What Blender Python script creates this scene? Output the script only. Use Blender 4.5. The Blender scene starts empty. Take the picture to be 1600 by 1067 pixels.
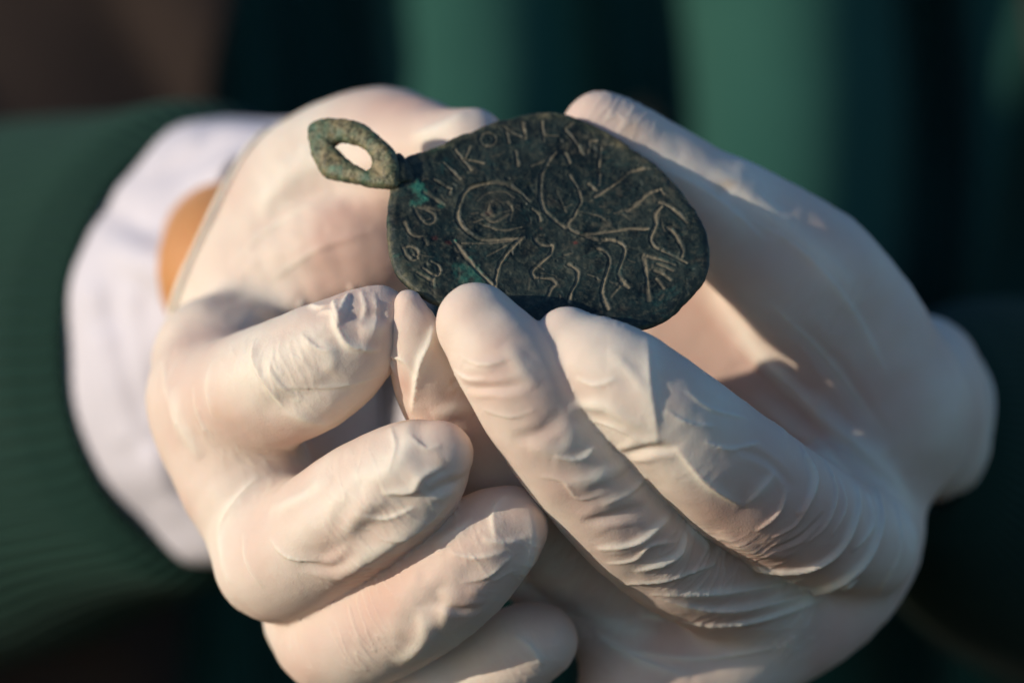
import bpy, math
import numpy as np
from mathutils import Vector, Matrix
from mathutils.bvhtree import BVHTree

# ------------------------------------------------------------------ camera, sky, sun, exposure
scene = bpy.context.scene
DIST = 600.0                       # mm from the lens to the medallion
FPX = 9.41 * DIST                  # focal length in photo pixels (1600 wide)
PITCH = math.radians(12)
ORIGIN = Vector((0.0, 0.0, 1.20))  # the medallion is held at chest height
RIGHT = Vector((1, 0, 0))
FWD = Vector((0, math.cos(PITCH), -math.sin(PITCH)))
UP = Vector((0, math.sin(PITCH), math.cos(PITCH)))
BASIS = np.array([RIGHT[:], UP[:], FWD[:]])           # rows: local X right, Y up, Z away (mm)

def to_world(p):
    return np.asarray(p, dtype=np.float64) @ BASIS * 0.001 + np.array(ORIGIN[:])

cam_data = bpy.data.cameras.new("camera")
cam = bpy.data.objects.new("camera", cam_data)
scene.collection.objects.link(cam)
cam.location = ORIGIN - FWD * DIST * 0.001
cam.rotation_euler = (math.radians(90) - PITCH, 0, 0)
cam_data.sensor_width = 36.0
cam_data.lens = 36.0 * FPX / 1600.0
cam_data.clip_start = 0.01
cam_data.clip_end = 500
cam_data.dof.use_dof = True
cam_data.dof.focus_distance = (DIST - 9.0) * 0.001
cam_data.dof.aperture_fstop = 6.3
cam_data.dof.aperture_blades = 0
scene.camera = cam

SUN_LOCAL = np.array([-0.88, 0.16, -0.43])            # towards the sun, local axes
sd = Vector(SUN_LOCAL @ BASIS).normalized()
world = bpy.data.worlds.new("World")
scene.world = world
world.use_nodes = True
wn = world.node_tree.nodes
wl = world.node_tree.links
bg = wn["Background"]
sky = wn.new("ShaderNodeTexSky")
sky.sky_type = 'NISHITA'
sky.sun_disc = False
sky.sun_elevation = math.asin(sd.z)
sky.sun_rotation = math.atan2(sd.x, sd.y)
sky.altitude = 100
wl.new(sky.outputs[0], bg.inputs[0])
bg.inputs[1].default_value = 0.12
sky.ozone_density = 4.0
sky.dust_density = 0.4

sun_data = bpy.data.lights.new("sun", 'SUN')
sun_data.energy = 3.35
sun_data.angle = math.radians(0.6)
sun_data.color = (1.0, 0.86, 0.69)
sun = bpy.data.objects.new("sun", sun_data)
scene.collection.objects.link(sun)
sun.rotation_euler = sd.to_track_quat('Z', 'Y').to_euler()
sun.location = (-2, -1, 3)

scene.view_settings.view_transform = 'Standard'
scene.view_settings.look = 'None'
scene.view_settings.exposure = 0.0
scene.view_settings.gamma = 1.0
scene.cycles.use_denoising = True

# ------------------------------------------------------------------ helpers
rng = np.random.default_rng(7)
_NT = rng.random((32, 32, 32)).astype(np.float32)

def vnoise(p, scale, seed=0):
    """smooth value noise, -1..1; p in mm, scale = feature size in mm"""
    q = np.asarray(p, np.float64) / scale + seed * 7.31
    i = np.floor(q).astype(np.int64)
    f = q - i
    f = f * f * f * (f * (f * 6 - 15) + 10)
    out = 0
    for dx in (0, 1):
        wx = f[:, 0] if dx else 1 - f[:, 0]
        for dy in (0, 1):
            wy = f[:, 1] if dy else 1 - f[:, 1]
            for dz in (0, 1):
                wz = f[:, 2] if dz else 1 - f[:, 2]
                out = out + wx * wy * wz * _NT[(i[:, 0] + dx) % 32, (i[:, 1] + dy) % 32, (i[:, 2] + dz) % 32]
    return out * 2 - 1

def fbm(p, scale, octaves=3, seed=0):
    s = 0; a = 1.0; n = 0
    for o in range(octaves):
        s = s + a * vnoise(p, scale / 2 ** o, seed + o); n += a; a *= 0.5
    return s / n

def pt(px, py, dz):
    """photo reading (pixel, distance behind the medallion in mm) -> local mm"""
    d = DIST + dz
    return np.array([(px - 800.0) * d / FPX, -(py - 533.5) * d / FPX, dz])

def rmm(rpx, dz):
    return rpx * (DIST + dz) / FPX

def spline(nodes, sub=5):
    """Catmull-Rom through (x,y,z,r) rows"""
    n = np.asarray(nodes, float)
    if len(n) < 3 or sub < 2:
        return n
    e = np.vstack([2 * n[0] - n[1], n, 2 * n[-1] - n[-2]])
    e[0, 3] = n[0, 3]; e[-1, 3] = n[-1, 3]
    out = []
    for k in range(1, len(e) - 2):
        p0, p1, p2, p3 = e[k - 1], e[k], e[k + 1], e[k + 2]
        for t in np.linspace(0, 1, sub, endpoint=False):
            out.append(0.5 * ((2 * p1) + (-p0 + p2) * t + (2 * p0 - 5 * p1 + 4 * p2 - p3) * t * t
                              + (-p0 + 3 * p1 - 3 * p2 + p3) * t ** 3))
    out.append(n[-1])
    return np.array(out)

def chain(rows, sub=5):
    """rows of (px, py, dz, r_px) -> spline in mm"""
    return spline([list(pt(a, b, c)) + [rmm(r, c)] for a, b, c, r in rows], sub)

def smin(a, b, k):
    h = np.maximum(k - np.abs(a - b), 0) / k
    return np.minimum(a, b) - h * h * k * 0.25

class Field:
    """signed distance grid in local mm"""
    FAR = 14.0
    def __init__(self, lo, hi, step):
        self.lo = np.array(lo, float); self.step = step
        self.n = np.ceil((np.array(hi) - self.lo) / step).astype(int) + 1
        self.ax = [self.lo[i] + np.arange(self.n[i]) * step for i in range(3)]
        self.v = np.full(self.n, self.FAR, np.float32)
    def blank(self):
        return np.full(self.n, self.FAR, np.float32)
    def add_chain(self, v, nodes, kseg=0.0):
        for a, b in zip(nodes[:-1], nodes[1:]):
            m = max(a[3], b[3]) + self.FAR * 0.8
            lo = np.minimum(a[:3], b[:3]) - m; hi = np.maximum(a[:3], b[:3]) + m
            i0 = np.clip(np.floor((lo - self.lo) / self.step).astype(int), 0, self.n)
            i1 = np.clip(np.ceil((hi - self.lo) / self.step).astype(int) + 1, 0, self.n)
            if np.any(i1 <= i0):
                continue
            X = self.ax[0][i0[0]:i1[0]][:, None, None].astype(np.float32)
            Y = self.ax[1][i0[1]:i1[1]][None, :, None].astype(np.float32)
            Z = self.ax[2][i0[2]:i1[2]][None, None, :].astype(np.float32)
            ba = b[:3] - a[:3]
            L2 = float(ba @ ba) + 1e-9
            h = np.clip(((X - a[0]) * ba[0] + (Y - a[1]) * ba[1] + (Z - a[2]) * ba[2]) / L2, 0, 1)
            d = np.sqrt((X - a[0] - h * ba[0]) ** 2 + (Y - a[1] - h * ba[1]) ** 2 + (Z - a[2] - h * ba[2]) ** 2)
            d = d - (a[3] + h * (b[3] - a[3]))
            s = v[i0[0]:i1[0], i0[1]:i1[1], i0[2]:i1[2]]
            if kseg > 0:
                s[...] = np.where(s < self.FAR * 0.99, smin(s, d.astype(np.float32), kseg), np.minimum(s, d))
            else:
                np.minimum(s, d, out=s)
        return v
    def mesh(self):
        """naive surface nets -> (verts, quads)"""
        v = self.v
        ins = v < 0
        c = np.zeros(np.array(v.shape) - 1, np.int8)
        for dx in (0, 1):
            for dy in (0, 1):
                for dz in (0, 1):
                    c += ins[dx:v.shape[0] - 1 + dx, dy:v.shape[1] - 1 + dy, dz:v.shape[2] - 1 + dz]
        act = (c > 0) & (c < 8)
        idx = np.full(c.shape, -1, np.int64)
        cells = np.argwhere(act)
        idx[act] = np.arange(len(cells))
        pos = np.zeros((len(cells), 3)); cnt = np.zeros(len(cells))
        cor = [(x, y, z) for x in (0, 1) for y in (0, 1) for z in (0, 1)]
        val = {o: v[cells[:, 0] + o[0], cells[:, 1] + o[1], cells[:, 2] + o[2]] for o in cor}
        for a in cor:
            for k in range(3):
                if a[k] == 0:
                    b = list(a); b[k] = 1; b = tuple(b)
                    va, vb = val[a], val[b]
                    m = (va < 0) != (vb < 0)
                    t = np.where(m, va / np.where(m, va - vb, 1), 0)
                    for q in range(3):
                        pos[:, q] += np.where(m, a[q] + (t if q == k else 0), 0)
                    cnt += m
        pos = (pos / cnt[:, None] + cells) * self.step + self.lo
        quads = []
        for k in range(3):
            o = [1, 2] if k == 0 else ([2, 0] if k == 1 else [0, 1])
            sl0 = [slice(None)] * 3; sl1 = [slice(None)] * 3
            sl0[k] = slice(0, -1); sl1[k] = slice(1, None)
            A = ins[tuple(sl0)]; B = ins[tuple(sl1)]
            e = np.argwhere(A != B)
            ok = (e[:, o[0]] > 0) & (e[:, o[1]] > 0) & (e[:, o[0]] < c.shape[o[0]]) & (e[:, o[1]] < c.shape[o[1]])
            e = e[ok]
            flip = A[e[:, 0], e[:, 1], e[:, 2]]
            def cell(u, w):
                q = e.copy(); q[:, o[0]] -= u; q[:, o[1]] -= w
                return idx[q[:, 0], q[:, 1], q[:, 2]]
            f = np.stack([cell(1, 1), cell(0, 1), cell(0, 0), cell(1, 0)], 1)
            f[~flip] = f[~flip][:, ::-1]
            quads.append(f)
        return pos, np.vstack(quads)

def relax(p, quads, it=2, lam=0.5):
    e = np.vstack([quads[:, [0, 1]], quads[:, [1, 2]], quads[:, [2, 3]], quads[:, [3, 0]]])
    for _ in range(it):
        s = np.zeros_like(p); n = np.zeros(len(p))
        for a, b in ((0, 1), (1, 0)):
            for k in range(3):
                s[:, k] += np.bincount(e[:, a], p[e[:, b], k], len(p))
            n += np.bincount(e[:, a], minlength=len(p))
        p = p + lam * (s / np.maximum(n, 1)[:, None] - p)
    return p

def raw_mesh(name, verts, faces, smooth=True):
    me = bpy.data.meshes.new(name)
    verts = np.ascontiguousarray(verts, np.float32)
    if isinstance(faces, np.ndarray):
        nf, k = faces.shape
        me.vertices.add(len(verts)); me.vertices.foreach_set("co", verts.ravel())
        me.loops.add(nf * k); me.loops.foreach_set("vertex_index", np.ascontiguousarray(faces, np.int32).ravel())
        me.polygons.add(nf)
        me.polygons.foreach_set("loop_start", np.arange(0, nf * k, k, dtype=np.int32))
        me.update(calc_edges=True)
        me.validate()
    else:
        me.from_pydata([tuple(map(float, v)) for v in verts], [], [tuple(map(int, f)) for f in faces])
        me.update()
    if smooth:
        me.polygons.foreach_set("use_smooth", np.ones(len(me.polygons), bool))
    return me

def link(name, me, mat=None, parent=None):
    o = bpy.data.objects.new(name, me)
    scene.collection.objects.link(o)
    if mat is not None:
        me.materials.append(mat)
    if parent is not None:
        o.parent = parent
        o.matrix_parent_inverse = parent.matrix_world.inverted()
    return o

def subdivide(me, levels=1):
    o = bpy.data.objects.new("tmp", me)
    scene.collection.objects.link(o)
    m = o.modifiers.new("s", 'SUBSURF'); m.levels = levels; m.render_levels = levels
    dg = bpy.context.evaluated_depsgraph_get()
    out = bpy.data.meshes.new_from_object(o.evaluated_get(dg))
    bpy.data.objects.remove(o); bpy.data.meshes.remove(me)
    return out

def get_co(me):
    a = np.empty(len(me.vertices) * 3, np.float32); me.vertices.foreach_get("co", a)
    return a.reshape(-1, 3).astype(np.float64)

def get_no(me):
    a = np.empty(len(me.vertices) * 3, np.float32); me.vertices.foreach_get("normal", a)
    return a.reshape(-1, 3).astype(np.float64)

def set_co(me, co):
    me.vertices.foreach_set("co", np.ascontiguousarray(co, np.float32).ravel()); me.update()

def attr(me, name, val):
    a = me.attributes.new(name, 'FLOAT', 'POINT')
    a.data.foreach_set("value", np.ascontiguousarray(val, np.float32))

def seg_dist(p, poly):
    """distance from points to an open polyline and arc parameter 0..1"""
    best = np.full(len(p), 1e9); par = np.zeros(len(p))
    L = np.r_[0, np.cumsum(np.linalg.norm(np.diff(poly, axis=0), axis=1))]
    for i in range(len(poly) - 1):
        a, b = poly[i], poly[i + 1]
        ba = b - a; l2 = ba @ ba + 1e-12
        h = np.clip((p - a) @ ba / l2, 0, 1)
        d = np.linalg.norm(p - a - h[:, None] * ba, axis=1)
        m = d < best
        best[m] = d[m]; par[m] = (L[i] + h[m] * math.sqrt(l2)) / max(L[-1], 1e-9)
    return best, par

def smooth_poly(pts, sub=6):
    p = np.asarray(pts, float)
    q = np.c_[p, np.zeros((len(p), 4 - p.shape[1]))]
    return spline(q, sub)[:, :p.shape[1]] if len(p) > 2 else p

# ------------------------------------------------------------------ material helpers
def new_mat(name):
    m = bpy.data.materials.new(name); m.use_nodes = True
    nt = m.node_tree
    return m, nt, nt.nodes["Principled BSDF"]

def node(nt, kind, **kw):
    n = nt.nodes.new(kind)
    for k, v in kw.items():
        setattr(n, k, v)
    return n

def noise_tex(nt, scale, detail=4, rough=0.55, dist=0.0, coord=None):
    n = node(nt, "ShaderNodeTexNoise")
    n.inputs["Scale"].default_value = scale
    n.inputs["Detail"].default_value = detail
    n.inputs["Roughness"].default_value = rough
    n.inputs["Distortion"].default_value = dist
    if coord is None:
        coord = node(nt, "ShaderNodeTexCoord").outputs["Object"]
    nt.links.new(coord, n.inputs["Vector"])
    return n

def ramp(nt, src, stops):
    r = node(nt, "ShaderNodeValToRGB")
    el = r.color_ramp.elements
    while len(el) < len(stops):
        el.new(0.5)
    for e, (p, c) in zip(el, stops):
        e.position = p
        e.color = (c, c, c, 1) if isinstance(c, (int, float)) else (*c, 1)
    nt.links.new(src, r.inputs[0])
    return r

def mix(nt, fac, a, b):
    m = node(nt, "ShaderNodeMix", data_type='RGBA')
    for sock, v in ((0, fac), (6, a), (7, b)):
        if hasattr(v, "is_linked") or hasattr(v, "links"):
            nt.links.new(v, m.inputs[sock])
        else:
            m.inputs[sock].default_value = v if sock == 0 else (*v, 1)
    return m.outputs[2]

def bump(nt, height, strength, distance, prev=None):
    b = node(nt, "ShaderNodeBump")
    b.inputs["Strength"].default_value = strength
    b.inputs["Distance"].default_value = distance
    nt.links.new(height, b.inputs["Height"])
    if prev is not None:
        nt.links.new(prev, b.inputs["Normal"])
    return b.outputs[0]

def attr_node(nt, name):
    a = node(nt, "ShaderNodeAttribute"); a.attribute_name = name
    return a.outputs["Fac"]

# ---- latex glove: cream rubber, skin tone showing through where it is stretched tight
def mat_glove():
    m, nt, b = new_mat("latex_glove")
    t = attr_node(nt, "tight")
    s = attr_node(nt, "stain")
    n1 = noise_tex(nt, 90, 4, 0.6)
    n2 = noise_tex(nt, 420, 3, 0.6)
    c = mix(nt, t, (0.82, 0.755, 0.655), (0.67, 0.46, 0.385))
    c = mix(nt, ramp(nt, n1.outputs[0], [(0.35, 0.0), (0.7, 0.30)]).outputs[0], c, (0.74, 0.58, 0.48))
    c = mix(nt, ramp(nt, n2.outputs[0], [(0.45, 0.0), (0.75, 0.14)]).outputs[0], c, (0.66, 0.53, 0.41))
    c = mix(nt, s, c, (0.62, 0.40, 0.20))
    nt.links.new(c, b.inputs["Base Color"])
    b.inputs["Roughness"].default_value = 0.58
    b.inputs["Specular IOR Level"].default_value = 0.3
    b.inputs["Subsurface Weight"].default_value = 0.28
    b.inputs["Subsurface Radius"].default_value = (1.0, 0.45, 0.28)
    b.inputs["Subsurface Scale"].default_value = 0.0022
    f1 = noise_tex(nt, 2600, 3, 0.6)
    f2 = noise_tex(nt, 520, 4, 0.62, 0.6)
    nb = bump(nt, f2.outputs[0], 0.10, 0.0005)
    nb = bump(nt, f1.outputs[0], 0.45, 0.00014, nb)
    nt.links.new(nb, b.inputs["Normal"])
    return m

def mat_skin():
    m, nt, b = new_mat("wrist_skin")
    n = noise_tex(nt, 60, 4)
    nt.links.new(mix(nt, n.outputs[0], (0.56, 0.26, 0.095), (0.64, 0.31, 0.12)), b.inputs["Base Color"])
    b.inputs["Roughness"].default_value = 0.5
    b.inputs["Subsurface Weight"].default_value = 0.25
    b.inputs["Subsurface Radius"].default_value = (1.0, 0.4, 0.2)
    b.inputs["Subsurface Scale"].default_value = 0.004
    return m

def mat_cloth(name, c0, c1, scale, rough=0.9, weave=900, strength=0.4):
    m, nt, b = new_mat(name)
    n = noise_tex(nt, scale, 5)
    nt.links.new(mix(nt, n.outputs[0], c0, c1), b.inputs["Base Color"])
    b.inputs["Roughness"].default_value = rough
    b.inputs["Specular IOR Level"].default_value = 0.15
    b.inputs["Sheen Weight"].default_value = 0.05
    w = noise_tex(nt, weave, 3)
    nt.links.new(bump(nt, w.outputs[0], strength, 0.0006), b.inputs["Normal"])
    return m

def mat_bronze():
    m, nt, b = new_mat("patinated_bronze")
    dirt = attr_node(nt, "dirt"); verd = attr_node(nt, "verdigris"); red = attr_node(nt, "cuprite")
    pale = attr_node(nt, "crust")
    n1 = noise_tex(nt, 260, 6, 0.65)
    n2 = noise_tex(nt, 900, 5, 0.7)
    n3 = noise_tex(nt, 120, 4, 0.6, 0.8)
    c = mix(nt, ramp(nt, n1.outputs[0], [(0.38, 0.0), (0.66, 1.0)]).outputs[0], (0.003, 0.009, 0.011), (0.013, 0.030, 0.029))
    c = mix(nt, ramp(nt, n3.outputs[0], [(0.46, 0.0), (0.66, 0.8)]).outputs[0], c, (0.036, 0.050, 0.042))
    c = mix(nt, ramp(nt, n2.outputs[0], [(0.50, 0.0), (0.70, 0.75)]).outputs[0], c, (0.088, 0.092, 0.064))
    n4 = noise_tex(nt, 170, 5, 0.7, 1.2)
    c = mix(nt, ramp(nt, n4.outputs[0], [(0.56, 0.0), (0.68, 0.6)]).outputs[0], c, (0.020, 0.066, 0.060))
    crust = mix(nt, ramp(nt, n1.outputs[0], [(0.35, 0.0), (0.62, 1.0)]).outputs[0], (0.055, 0.125, 0.080), (0.30, 0.24, 0.125))
    crust = mix(nt, ramp(nt, n2.outputs[0], [(0.40, 0.75), (0.55, 0.0)]).outputs[0], crust, (0.018, 0.022, 0.013))
    c = mix(nt, pale, c, crust)
    c = mix(nt, verd, c, (0.045, 0.22, 0.155))
    c = mix(nt, red, c, (0.16, 0.022, 0.018))
    dcol = mix(nt, n2.outputs[0], (0.16, 0.132, 0.083), (0.32, 0.27, 0.18))
    c = mix(nt, dirt, c, dcol)
    nt.links.new(c, b.inputs["Base Color"])
    b.inputs["Roughness"].default_value = 0.52
    b.inputs["Specular IOR Level"].default_value = 0.35
    nb = bump(nt, n1.outputs[0], 0.35, 0.0006)
    nb = bump(nt, n2.outputs[0], 0.45, 0.00025, nb)
    nt.links.new(nb, b.inputs["Normal"])
    return m

M_GLOVE = mat_glove()
M_SKIN = mat_skin()
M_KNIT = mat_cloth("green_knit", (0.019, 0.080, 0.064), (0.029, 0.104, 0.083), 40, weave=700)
M_RIB_DIM = mat_cloth("green_rib_knit_dim", (0.009, 0.034, 0.027), (0.013, 0.044, 0.034), 40, weave=700)  # sleeve ribbing: sweater green set darker, the sleeves' weaker light in the colour
M_SHIRT = mat_cloth("white_shirt", (0.64, 0.62, 0.69), (0.71, 0.69, 0.76), 30, 0.8, 1200, 0.15)
M_VEST = mat_cloth("brown_vest", (0.030, 0.021, 0.018), (0.045, 0.032, 0.027), 25)
M_BRONZE = mat_bronze()

# ------------------------------------------------------------------ the person
person = bpy.data.objects.new("person", None)
scene.collection.objects.link(person)
person.location = to_world(pt(985, 900, 430))
person.empty_display_size = 0.05
person["label"] = "person in green sweater and off-white latex gloves, holding the medallion in both hands"
person["category"] = "person"
bpy.context.view_layer.update()

# ---- green sweater over the chest, deep upright folds
def fold_profile(px, py):
    """how far the cloth stands out towards the camera (mm): rounded upright folds"""
    h = np.zeros_like(px)
    sway = 26 * np.sin(py / 310.0 + 0.6) + 12 * np.sin(py / 130.0)
    for x0, x1, a, lean, e in ((590, 890, 15, 0.05, 0.75), (1065, 1420, 26, -0.03, 0.6), (1450, 1700, 13, -0.45, 1.1)):
        c = lean * (py - 120) + sway * (0.6 if a < 20 else 1.0)
        t = np.clip((px - c - x0) / (x1 - x0), 0, 1)
        h = np.maximum(h, a * np.sin(np.pi * t) ** e)
    for c_, w_, a in ((480, 85, 30), (975, 75, 36), (1445, 50, 34)):       # deep valleys between the folds
        h = h - a * np.exp(-((px - c_ - sway * 0.8) / w_) ** 4)
    return h

def grid_mesh(name, P, closed_u=False):
    """P[u, v, 3] -> quads"""
    nu, nv = P.shape[:2]
    I = np.arange(nu * nv).reshape(nu, nv)
    if closed_u:
        I = np.vstack([I, I[:1]])
    f = np.stack([I[:-1, :-1], I[:-1, 1:], I[1:, 1:], I[1:, :-1]], -1).reshape(-1, 4)
    return raw_mesh(name, to_world(P.reshape(-1, 3)), f)

TZ = 330.0
uu = np.linspace(-200, 2500, 260); vv = np.linspace(-900, 2600, 180)
U, V = np.meshgrid(uu, vv, indexing='ij')
bulge = ((U - 1000) / 1200.0) ** 2 * 60
Zt = TZ + bulge - fold_profile(U, V)
Pt = np.stack([(U - 800) * (DIST + TZ) / FPX, -(V - 533.5) * (DIST + TZ) / FPX, Zt], -1)
Pt[..., 2] += fbm(Pt.reshape(-1, 3), 40, 2, 3).reshape(U.shape) * 3
sweater = link("sweater", grid_mesh("sweater", Pt), M_KNIT, person)
sol = sweater.modifiers.new("thickness", 'SOLIDIFY'); sol.thickness = 0.003; sol.offset = -1
sweater["label"] = "dark green knitted sweater"

def loft(rings, n=160, sub=6, fold=None, seed=0, cap=False):
    """rings of (px, py, dz, rx_px, ry_px, depth slope) -> grid of local points"""
    R = []
    for a, b, c, rx, ry, sl in rings:
        p = pt(a, b, c)
        R.append([*p, rmm(rx, c), rmm(ry, c), sl])
    R = np.array(R)
    m = len(R)
    t = np.linspace(0, m - 1, (m - 1) * sub + 1)
    # piecewise cubic along the rings
    cols = []
    for k in range(6):
        q = np.c_[R[:, k:k + 1], np.zeros((m, 3))]
        cols.append(spline(q, sub)[:, 0] if m > 2 else np.interp(t, np.arange(m), R[:, k]))
    C = np.stack(cols, 1)
    th = np.linspace(0, 2 * np.pi, n, endpoint=False)
    P = np.zeros((n, len(C), 3))
    ct, st = np.cos(th)[:, None], np.sin(th)[:, None]
    k = np.ones((n, len(C)))
    if fold is not None:
        k = k + fold(th[:, None], np.linspace(0, 1, len(C))[None, :])
    P[..., 0] = C[None, :, 0] + ct * C[None, :, 3] * k
    P[..., 1] = C[None, :, 1] + st * C[None, :, 4] * k
    P[..., 2] = C[None, :, 2] + ct * C[None, :, 3] * C[None, :, 5] * k
    return P

# ---- sleeves: ribbed cuff towards the hand
def rib(nr, amp, until):
    def f(th, t):
        w = np.clip((until - t) / 0.06, 0, 1)
        return amp * w * np.abs(np.sin(nr * th * 0.5)) + 0.022 * np.sin(3 * th + 9 * t) * t + 0.015 * np.sin(2 * th - 14 * t) * t
    return f

LS = [(352, 540, 106, 244, 338, 0.35), (322, 540, 110, 262, 360, 0.35), (290, 543, 118, 275, 366, 0.4), (190, 565, 150, 300, 368, 0.5),
      (40, 600, 205, 315, 395, 0.7), (-180, 640, 290, 330, 410, 0.9), (-420, 640, 390, 330, 340, 1.0)]
P = loft(LS, 720, 16, rib(76, 0.05, 0.9))
sleeve = link("sleeve", grid_mesh("sleeve", P, True), M_RIB_DIM, sweater)
sleeve.modifiers.new("thickness", 'SOLIDIFY').thickness = 0.002
sleeve["label"] = "green ribbed sleeve with a white shirt cuff inside"
RS = [(1452, 672, 74, 78, 128, -0.1), (1478, 692, 82, 122, 188, -0.2), (1545, 735, 112, 195, 255, -0.4), (1680, 785, 190, 270, 290, -0.75), (1880, 800, 280, 300, 310, -0.9),
      (2100, 830, 380, 320, 320, -1.0)]
P = loft(RS, 720, 16, rib(76, 0.05, 0.9))
sleeve2 = link("sleeve", grid_mesh("sleeve", P, True), M_RIB_DIM, sweater)
sleeve2.modifiers.new("thickness", 'SOLIDIFY').thickness = 0.002

# ---- white shirt cuff
def cuff_fold(th, t):
    return (0.045 * np.sin(4 * th + 1.0 + 2 * t) + 0.03 * np.sin(7 * th + 2.2 - 3 * t) + 0.02 * np.sin(13 * th + 4 * t)) * (0.25 + 0.75 * t)
SC = [(330, 538, 118, 240, 335, 0.3), (365, 534, 104, 236, 332, 0.3), (425, 526, 92, 208, 322, 0.25), (480, 518, 82, 190, 312, 0.2)]
P = loft(SC, 220, 12, cuff_fold)
fold_line = np.array([pt(108, 338, 96), pt(170, 372, 88), pt(290, 436, 78)])
d_, _ = seg_dist(P.reshape(-1, 3), smooth_poly(fold_line))
P = P.reshape(-1, 3)
P[:, 2] -= 4.0 * np.exp(-(d_ / 4.0) ** 2)
for course, a_, w_ in (([(170, 540), (205, 640), (265, 790)], 2.2, 3.5), ([(140, 470), (150, 560), (190, 680)], 1.8, 3.0), ([(210, 470), (225, 560), (250, 650)], 1.5, 2.5),
                       ([(180, 290), (220, 270), (300, 225)], 1.6, 2.5), ([(150, 330), (200, 350), (245, 380)], -1.6, 3.0), ([(250, 720), (290, 800), (330, 850)], 1.6, 2.5)):
    c3 = smooth_poly(np.array([pt(a, b, 88) for a, b in course]))
    d2_, _ = seg_dist(P[:, :2], c3[:, :2])
    P[:, 2] -= a_ * np.exp(-(d2_ / w_) ** 2) * (P[:, 0] < -35)
P = P + np.stack([fbm(P * np.array([1, 0.5, 1]), 22, 3, 80 + k) for k in range(3)], 1) * np.array([1.6, 1.2, 2.2])
P = P.reshape(220, -1, 3)
shirt = link("shirt_cuff", grid_mesh("shirt_cuff", P, True), M_SHIRT, person)
shirt.modifiers.new("thickness", 'SOLIDIFY').thickness = 0.0012
shirt["label"] = "white shirt cuff folded out of the green sleeve"

# ---- dark brown vest hanging open over the sweater
def vest_panel(edge, outer, seed, zoff):
    vv2 = np.linspace(-900, 2600, 120); ss = np.linspace(0, 1, 90)
    S_, V2 = np.meshgrid(ss, vv2, indexing='ij')
    e = np.interp(V2, *edge)
    Xp = e + (outer - e) * S_
    z = TZ - zoff - 8 * np.sin(np.pi * np.clip(S_ * 1.4, 0, 1)) + 25 * S_ ** 2
    p = np.stack([(Xp - 800) * (DIST + TZ) / FPX, -(V2 - 533.5) * (DIST + TZ) / FPX, z], -1)
    q = p.reshape(-1, 3).copy(); q[:, 0] += q[:, 1] * 0.6
    p[..., 2] += (fbm(q * np.array([1, 0.35, 1]), 38, 2, seed) * 14).reshape(Xp.shape)
    o = link("vest_panel", grid_mesh("vest_panel", p), M_VEST, person)
    o.modifiers.new("thickness", 'SOLIDIFY').thickness = 0.004
    o["label"] = "dark brown open vest front"
vest_panel(([-900, 0, 120, 300, 2600], [400, 372, 350, 330, 200]), -900, 11, 18)
vest_panel(([-900, 0, 300, 2600], [1560, 1592, 1640, 1700]), 2700, 15, 18)

# ------------------------------------------------------------------ gloved hands
# each row: photo x, y, mm behind the medallion, radius in photo pixels
L_PALM = [
    [(372, 440, 56, 100), (430, 335, 52, 104), (512, 272, 48, 108), (592, 240, 44, 99), (650, 236, 36, 72)],    # ball and back of the thumb
    [(364, 430, 70, 138), (372, 402, 92, 144)],                                                                # wrist
    [(360, 480, 60, 118), (470, 430, 47, 112), (560, 390, 40, 95), (640, 400, 40, 70)],                                             # heel of the thumb
    [(335, 560, 32, 98), (348, 645, 24, 106), (384, 745, 18, 106), (436, 850, 12, 88)],                          # knuckle side of the hand
    [(470, 560, 58, 120), (480, 740, 52, 120), (560, 880, 46, 115), (630, 990, 44, 100)],                        # palm
]
L_FINGERS = {
    "thumb":  ([(600, 250, 42, 88), (650, 240, 32, 70), (700, 228, 24, 60), (737, 223, 19, 56)], 7),
    "index":  ([(330, 630, 22, 88), (400, 612, 8, 98), (480, 580, -1, 98), (545, 538, -5, 80), (583, 505, -6, 58), (594, 492, -6, 46)], 6),
    "middle": ([(425, 868, 14, 84), (440, 880, 8, 94), (510, 832, 1, 100), (580, 785, -6, 100), (645, 740, -12, 86), (683, 712, -15, 58)], 5),
    "ring":   ([(500, 960, 24, 90), (530, 995, 12, 92), (620, 955, 4, 96), (700, 900, -3, 94), (765, 845, -7, 80), (795, 822, -8, 64)], 5),
    "little": ([(600, 1080, 30, 88), (650, 1105, 18, 86), (740, 1060, 14, 76), (815, 1012, 9, 70), (844, 1000, 8, 58)], 5),
}
R_PALM = [
    [(1140, 345, 22, 80), (1260, 432, 26, 104), (1345, 540, 32, 116), (1400, 640, 40, 88)],
    [(1400, 640, 40, 88), (1372, 760, 38, 78), (1358, 850, 36, 84), (1290, 930, 32, 96), (1150, 1010, 26, 104), (1000, 1090, 24, 100)],
    [(1120, 690, 14, 55), (1200, 738, 18, 58), (1300, 775, 28, 68)],  # unseen web behind the index, added to block sun leaking between the fingers
    [(1060, 445, 44, 80), (1200, 530, 44, 100)],
    [(1020, 530, 46, 90), (1130, 570, 46, 100), (1250, 660, 48, 120), (1380, 690, 46, 90)],
    [(1000, 700, 60, 100), (1100, 850, 56, 120), (1200, 900, 50, 120)],
]
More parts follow.
